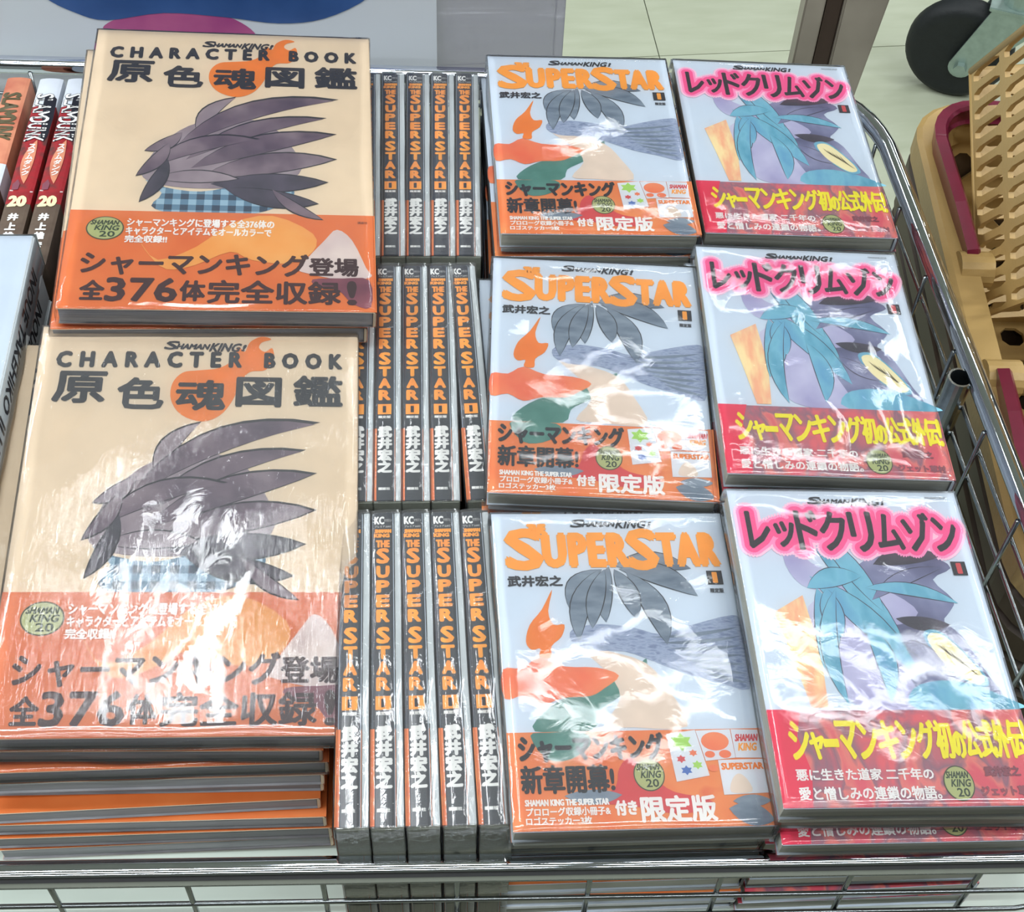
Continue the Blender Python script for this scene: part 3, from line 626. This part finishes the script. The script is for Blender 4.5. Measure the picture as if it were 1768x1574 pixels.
for i in range(13):
    x = -.4430 + i * .0675 - (.0 if i < 12 else .01)
    if x < .27: wire((x, -.2815, ZR - .002), (x, -.2815, .5865))
for i in range(13):
    x = -.48 + i * .0675
    if x < .24: yy = .343 - (x + .52) * .0365 - .006; wire((x, yy, ZR - .002), (x, yy, .5865))
for i in range(9):
    y = -.215 + i * .0665; xx = .312 - (y + .2885) * .064 - .007
    if y < .26: wire((xx, y, ZR - .002), (xx, y, .5865))
for i in range(9): y = -.23 + i * .066; wire((-.513, y, ZR - .002), (-.513, y, .5865))
g = G(); g.box(-.517, .300, -.2800, .325, .5830, .5900)
for v in range(len(g.v)):
    if g.v[v][0] > 0 and g.v[v][1] > 0: g.v[v] = (.268, .311, g.v[v][2])
    elif g.v[v][0] > 0: g.v[v] = (.301, g.v[v][1], g.v[v][2])
g.build('shelf_sheet', M['shelf'], cart)
# open ended socket tube welded inside the right rail
g = G(); n = 20; v = []
for z in (.47, .691):
    for rr in (.0080, .0066): v += [(.2815 + rr * cos(2 * pi * k / n), .026 + rr * sin(2 * pi * k / n), z) for k in range(n)]
f = []
for k in range(n):
    j = (k + 1) % n; f += [(k, j, 2 * n + j, 2 * n + k), (2 * n + k, 2 * n + j, 3 * n + j, 3 * n + k)]
g.add(v, f); st = g.build('socket_tube', M['wire'], cart, False)
g = G(); g.add(v, [(n + (k + 1) % n, n + k, 3 * n + k, 3 * n + (k + 1) % n) for k in range(n)]); g.build('tube_bore_shade', M['rubber'], st)  # dark lining stands in for the shade inside the tube
for k, (x, y) in enumerate(((-.49, -.255), (.275, -.255), (-.49, .30), (.245, .285))):
    g = G(); g.tube([(x, y, .582), (x, y, .07)], .010, 14); g.build('leg', M['chrome'], cart, True)
    g = G(); g.tube([(x - .012, y, .033), (x + .012, y, .033)], .033, 20); g.tube([(x, y, .07), (x, y, .05)], .016, 12); g.build('caster', M['rubber'], cart, True)

# ------------------------------------------------------------------ poster behind the cart and its clear sleeve
po = thing('poster', 'white poster with blue and magenta shapes standing behind the cart', 'poster', None, (-.27, .3560, .66))
g = G(); g.box(-.33, .2245, 0, .003, -.02, .36); g.build('sheet', M['poster'], po)
fn = lambda u, v, l: (-.33 + u * .5545, -l, .36 - v * .38)
P = Page(.5545, .38, fn)
def W2(x, z): return ((x + .27 + .33) / .5545, (.36 + .66 - z) / .38)
P.poly('print', 'pmag', 3e-4, [W2(*p) for p in ((-.292, .704), (-.287, .713), (-.268, .720), (-.237, .7235), (-.205, .721), (-.186, .711), (-.179, .698), (-.188, .68), (-.24, .672), (-.285, .685))], 4)
P.poly('print', 'pblue', 5e-4, [W2(*p) for p in ((-.352, .775), (-.331, .738), (-.309, .722), (-.287, .7155), (-.245, .722), (-.2, .7185), (-.162, .7135), (-.128, .718), (-.094, .737), (-.075, .765), (-.07, .82), (-.10, .90), (-.2, .94), (-.31, .90), (-.36, .84))], 4)
P.build(po)
ac = thing('acrylic_panel', 'cloudy clear plastic panel beside the white poster', 'panel', None, (.0, .3600, .66))
g = G(); g.box(-.0455, .0430, 0, .003, -.02, .36); g.build('panel', M['acrylic'], ac)
g = G(); g.box(.0430, .0500, -.001, .004, -.02, .36, .0008); g.build('edge_strip', M['acrylic'], ac)

# ------------------------------------------------------------------ floor, room
fl = G(); fl.box(-3.5, 4.5, -3.5, 6.0, -.05, -.004); floor = fl.build('floor', M['grout']); floor['kind'] = 'structure'
TS = .6; rot = Matrix.Rotation(R(4.2), 3, 'Z'); tm = None
for i in range(-3, 4):
    for j in range(-1, 4):
        if tm is None:
            g = G(); g.box(.0008, TS - .0008, .0008, TS - .0008, -.004, 0); tm = mesh('tile', g.v, g.f); tm.materials.append(M['tile'])
        o = bpy.data.objects.new('tile', tm); COL.objects.link(o); o.parent = floor
        c = Vector((.288, 1.268, 0)) + rot @ Vector((i * TS, j * TS - TS, 0)); o.location = c; o.rotation_euler = (0, 0, R(4.2))
def structure(name, m, *b):
    g = G(); g.box(*b); o = g.build(name, M[m]); o['kind'] = 'structure'
structure('ceiling', 'ceil', -3.5, 4.5, -3.5, 6.0, 2.75, 2.80)
structure('wall_left', 'wall', -3.55, -3.5, -3.5, 6.0, -.05, 2.8); structure('wall_right', 'wall', 4.5, 4.55, -3.5, 6.0, -.05, 2.8)
structure('wall_back', 'wall', -3.5, 4.5, 6.0, 6.05, -.05, 2.8); structure('wall_front', 'wall', -3.5, 4.5, -3.55, -3.5, -.05, 2.8)

# ------------------------------------------------------------------ metal post beyond the cart
po2 = thing('metal_post', 'grey and brown metal post standing on the floor behind the cart', 'post', None, (.415, .90, 0))
g = G(); g.box(-.032, -.008, -.012, .012, 0, 1.3, .002); g.build('front_face', M['post'], po2)
g = G(); g.box(-.008, .014, -.008, .014, 0, 1.3, .002); g.build('dark_channel', M['postd'], po2)
g = G(); g.box(.014, .036, -.012, .012, 0, 1.3, .002)
g.v = [(x + (max(0, z - .2) * .10 if x > .03 else 0), y, z) for x, y, z in g.v]; g.build('side_face', M['post'], po2)

# ------------------------------------------------------------------ caster wheel of the neighbouring trolley
ca = thing('caster_wheel', 'black rubber caster wheel in a galvanised fork on the floor', 'wheel', None, (.712, 1.190, .0765))
ca.rotation_euler = (0, 0, R(-22)); ca.scale = (1.1, 1.1, 1.1)
g = G(); v = []; n = 40
prof = [(0, -.017), (.050, -.017), (.060, -.018), (.067, -.013), (.070, -.006), (.070, .006), (.067, .013), (.060, .018), (.050, .017), (0, .017)]
for k in range(n):
    a = 2 * pi * k / n; v += [(p[0] * cos(a), p[1], p[0] * sin(a)) for p in prof]
k0 = len(prof); g.add(v, [(i * k0 + j, i * k0 + j + 1, ((i + 1) % n) * k0 + j + 1, ((i + 1) % n) * k0 + j) for i in range(n) for j in range(k0 - 1)])
g.build('tyre', M['rubber'], ca, True)
def fork(y):
    out = [(.016 * cos(R(a)) + .008, .016 * sin(R(a)) - .012) for a in range(150, 331, 20)] + [(.086, .062), (.086, .078), (.024, .078)]
    g = G(); v = [(p[0], y, p[1]) for p in out] + [(p[0], y + .003, p[1]) for p in out]; m = len(out)
    g.add(v, [tuple(range(m)), tuple(range(m, 2 * m))[::-1]] + [(i, (i + 1) % m, m + (i + 1) % m, m + i) for i in range(m)]); g.build('fork_plate', M['zinc'], ca)
fork(-.026); fork(.023)
g = G(); g.tube([(.008, -.034, -.012), (.008, .030, -.012)], .0085, 6); g.build('axle_bolt', M['zinc'], ca)
g = G(); g.box(.020, .090, -.027, .027, .078, .084, .001); g.tube([(.055, 0, .084), (.055, 0, .115)], .022, 16); g.build('swivel_plate', M['zinc'], ca)
g = G(); g.tube([(.055, 0, .115), (.055, 0, .60)], .017, 16); g.build('trolley_leg', M['zinc'], ca, True)

# ------------------------------------------------------------------ shopping baskets
def holes(g, quad, nx, ny, hx, hy, c, skew=0, th=None, fn=None):
    A, B, C_, D = [Vector(p) for p in quad]      # A lower left, B lower right, C upper right, D upper left
    def pt(u, v): return (A * (1 - u) + B * u) * (1 - v) + (D * (1 - u) + C_ * u) * v
    hp = [(hx, -hy + c), (hx, hy - c), (hx - c, hy), (-hx + c, hy), (-hx, hy - c), (-hx, -hy + c), (-hx + c, -hy), (hx - c, -hy)]
    op = [(1, -.5), (1, .5), (.5, 1), (-.5, 1), (-1, .5), (-1, -.5), (-.5, -1), (.5, -1)]; cp = {1: (1, 1), 3: (-1, 1), 5: (-1, -1), 7: (1, -1)}
    for i in range(nx):
        for j in range(ny):
            T_ = lambda p: pt((i + .5 + p[0] * .5) / nx, (j + .5 + p[1] * .5) / ny)
            vs = [T_((p[0] + skew * p[1], p[1])) for p in hp] + [T_(p) for p in op] + [T_(cp[k]) for k in (1, 3, 5, 7)]; f = []
            for k in range(8):
                l = (k + 1) % 8
                f.append((k, 8 + k, 16 + (k - 1) // 2, 8 + l, l) if k in cp else (k, 8 + k, 8 + l, l))
            g.add(vs, f)
def solid(o, th):
    bm = bmesh.new(); bm.from_mesh(o.data); bmesh.ops.remove_doubles(bm, verts=bm.verts, dist=1e-5); bm.to_mesh(o.data); bm.free()
    md = o.modifiers.new('thickness', 'SOLIDIFY'); md.thickness = th; md.offset = 0
def loopz(x0, x1, y0, y1, r, z): return [(x, y, z) for x, y in rrect(x0, x1, y0, y1, r, 5)]
def strip(g, a, b):
    n = len(a); g.add(list(a) + list(b), [(i, (i + 1) % n, n + (i + 1) % n, n + i) for i in range(n)])
def basket(label, x, y, z, yaw, full=True, group=None, bm_='beige'):
    t = thing('shopping_basket', label, 'basket', group, (x, y, z)); hw, hl = .165, .235; lw, ll = .142, .208; H_ = .20
    g = G()
    L0 = loopz(-hw, hw, -hl, hl, .045, -.022); L1 = loopz(-hw, hw, -hl, hl, .045, -.002); L2 = loopz(-hw + .003, hw - .003, -hl + .003, hl - .003, .043, 0); L3 = loopz(-hw + .020, hw - .020, -hl + .020, hl - .020, .03, 0); L4 = loopz(-hw + .022, hw - .022, -hl + .022, hl - .022, .028, -.02)
    for a, b in ((L0, L1), (L1, L2), (L2, L3), (L3, L4)): strip(g, a, b)
    o = g.build('rim', M[bm_], t, False); solid(o, .0025)
    if full:
        g = G(); a, b = hw - .022, hl - .022; c, d = lw - .016, ll - .02; zt, zb = -.02, -H_
        for q, nx in (([(-a, -b, zt), (-a, b, zt), (-c, d, zb), (-c, -d, zb)], 9), ([(a, b, zt), (a, -b, zt), (c, -d, zb), (c, d, zb)], 9), ([(-a, b, zt), (a, b, zt), (c, d, zb), (-c, d, zb)], 6), ([(a, -b, zt), (-a, -b, zt), (-c, -d, zb), (c, -d, zb)], 6)):
            holes(g, q, nx, 4, .42, .55, .3)
        o = g.build('side_wall', M[bm_], t); solid(o, .0025)
        g = G(); holes(g, [(-c, -d, zb), (c, -d, zb), (c, d, zb), (-c, d, zb)], 7, 10, .55, .55, .3); o = g.build('bottom', M[bm_], t); solid(o, .003)
    t.rotation_euler = (0, 0, R(yaw)); return t
bx = basket('beige plastic shopping basket with maroon handles, topmost of the nested pile', .483, .117, .640, -2.8)
# handles lie folded back on the rim; local coordinates of the basket
def handle(sy, lab):
    pts = [(-.146, .055 * sy, -.010), (-.148, .060 * sy, .004), (-.151, .10 * sy, .010), (-.154, .17 * sy, .011)]
    for k in range(7):
        a = R(180 - 90 * k / 6); pts.append((-.122 + .032 * cos(a), (.172 + .036 * sin(a)) * sy, .012))
    full = pts + [(-x, y, z) for x, y, z in pts[::-1]]
    sec = [(-.0085, -.005), (.0085, -.005), (.0085, .003), (.006, .005), (.003, .0035), (-.003, .0035), (-.006, .005), (-.0085, .003)]
    g = G(); g.tube(full, 0, sec=sec); g.build('handle', M['maroon'], bx)
    for s in (-1, 1):
        g = G(); g.tube([(s * .146 - .012, .052 * sy, -.004), (s * .146 + .012, .052 * sy, -.004)], .013, 16)
        g.build('handle_clip', M['beige'], bx)
handle(1, ''); handle(-1, '')
low = basket('shopping basket coloured dark for the shade, nested in the pile, second from the top', .4835, .1170, .612, -2.8, True, 'nested shopping baskets', 'shaded')  # lower baskets: shade beneath the top one is put into the brown
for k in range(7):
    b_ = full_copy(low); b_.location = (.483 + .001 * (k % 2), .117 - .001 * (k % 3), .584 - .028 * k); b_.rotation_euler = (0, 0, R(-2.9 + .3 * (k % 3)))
    b_['label'] = 'shopping basket coloured dark for the shade, nested in the pile, %s from the top' % ORD[k + 2]
bs = thing('basket_stand', 'dark stand on the floor under the nested shopping baskets', 'stand', None, (.483, .117, 0))
g = G()
for sx in (-1, 1):
    for sy in (-1, 1): g.tube([(sx * .11, sy * .18, 0), (sx * .11, sy * .18, .203)], .011, 10)
g.build('legs', M['rubber'], bs); g = G(); g.box(-.13, .13, -.2, .2, .203, .214, .002); g.build('platform', M['rubber'], bs)

# tilted lattice basket standing in the topmost one
A = Vector((.352, .3135, .7050)); dn = Vector((0, -.822, -.570)).normalized(); al = Vector((.035, -.57, .822)).normalized(); rt = Vector((1, .03, .02))
tb = thing('lattice_basket', 'beige slatted basket tipped on end inside the topmost shopping basket', 'basket', None, tuple(A))
def PT(a, d, r=0): return al * a + dn * d + rt * r
g = G(); Lh, Dw = .33, .185
holes(g, [PT(0, Dw), PT(0, 0), PT(Lh, 0), PT(Lh, Dw)][0:1] + [PT(Lh, Dw), PT(Lh, 0), PT(0, 0)], 6, 13, .84, .60, .3)
o = g.build('slatted_side', M['beige'], tb); solid(o, .004)
g = G(); holes(g, [PT(0, Dw), PT(0, 0), PT(.02, 0, .22), PT(.02, Dw, .22)], 6, 12, .74, .5, .25) if False else holes(g, [PT(0, Dw), PT(.02, Dw, .22), PT(.02, 0, .22), PT(0, 0)], 6, 12, .74, .5, .25)
o = g.build('slatted_end', M['beige'], tb); solid(o, .004)
g = G(); g.tube([PT(-.002, 0), PT(Lh, 0)], .0035, 8); g.tube([PT(-.002, 0), PT(-.002, Dw)], .003, 8); g.tube([PT(-.002, 0), PT(.02, 0, .22)], .0035, 8); g.build('edge_bead', M['beige'], tb, True)
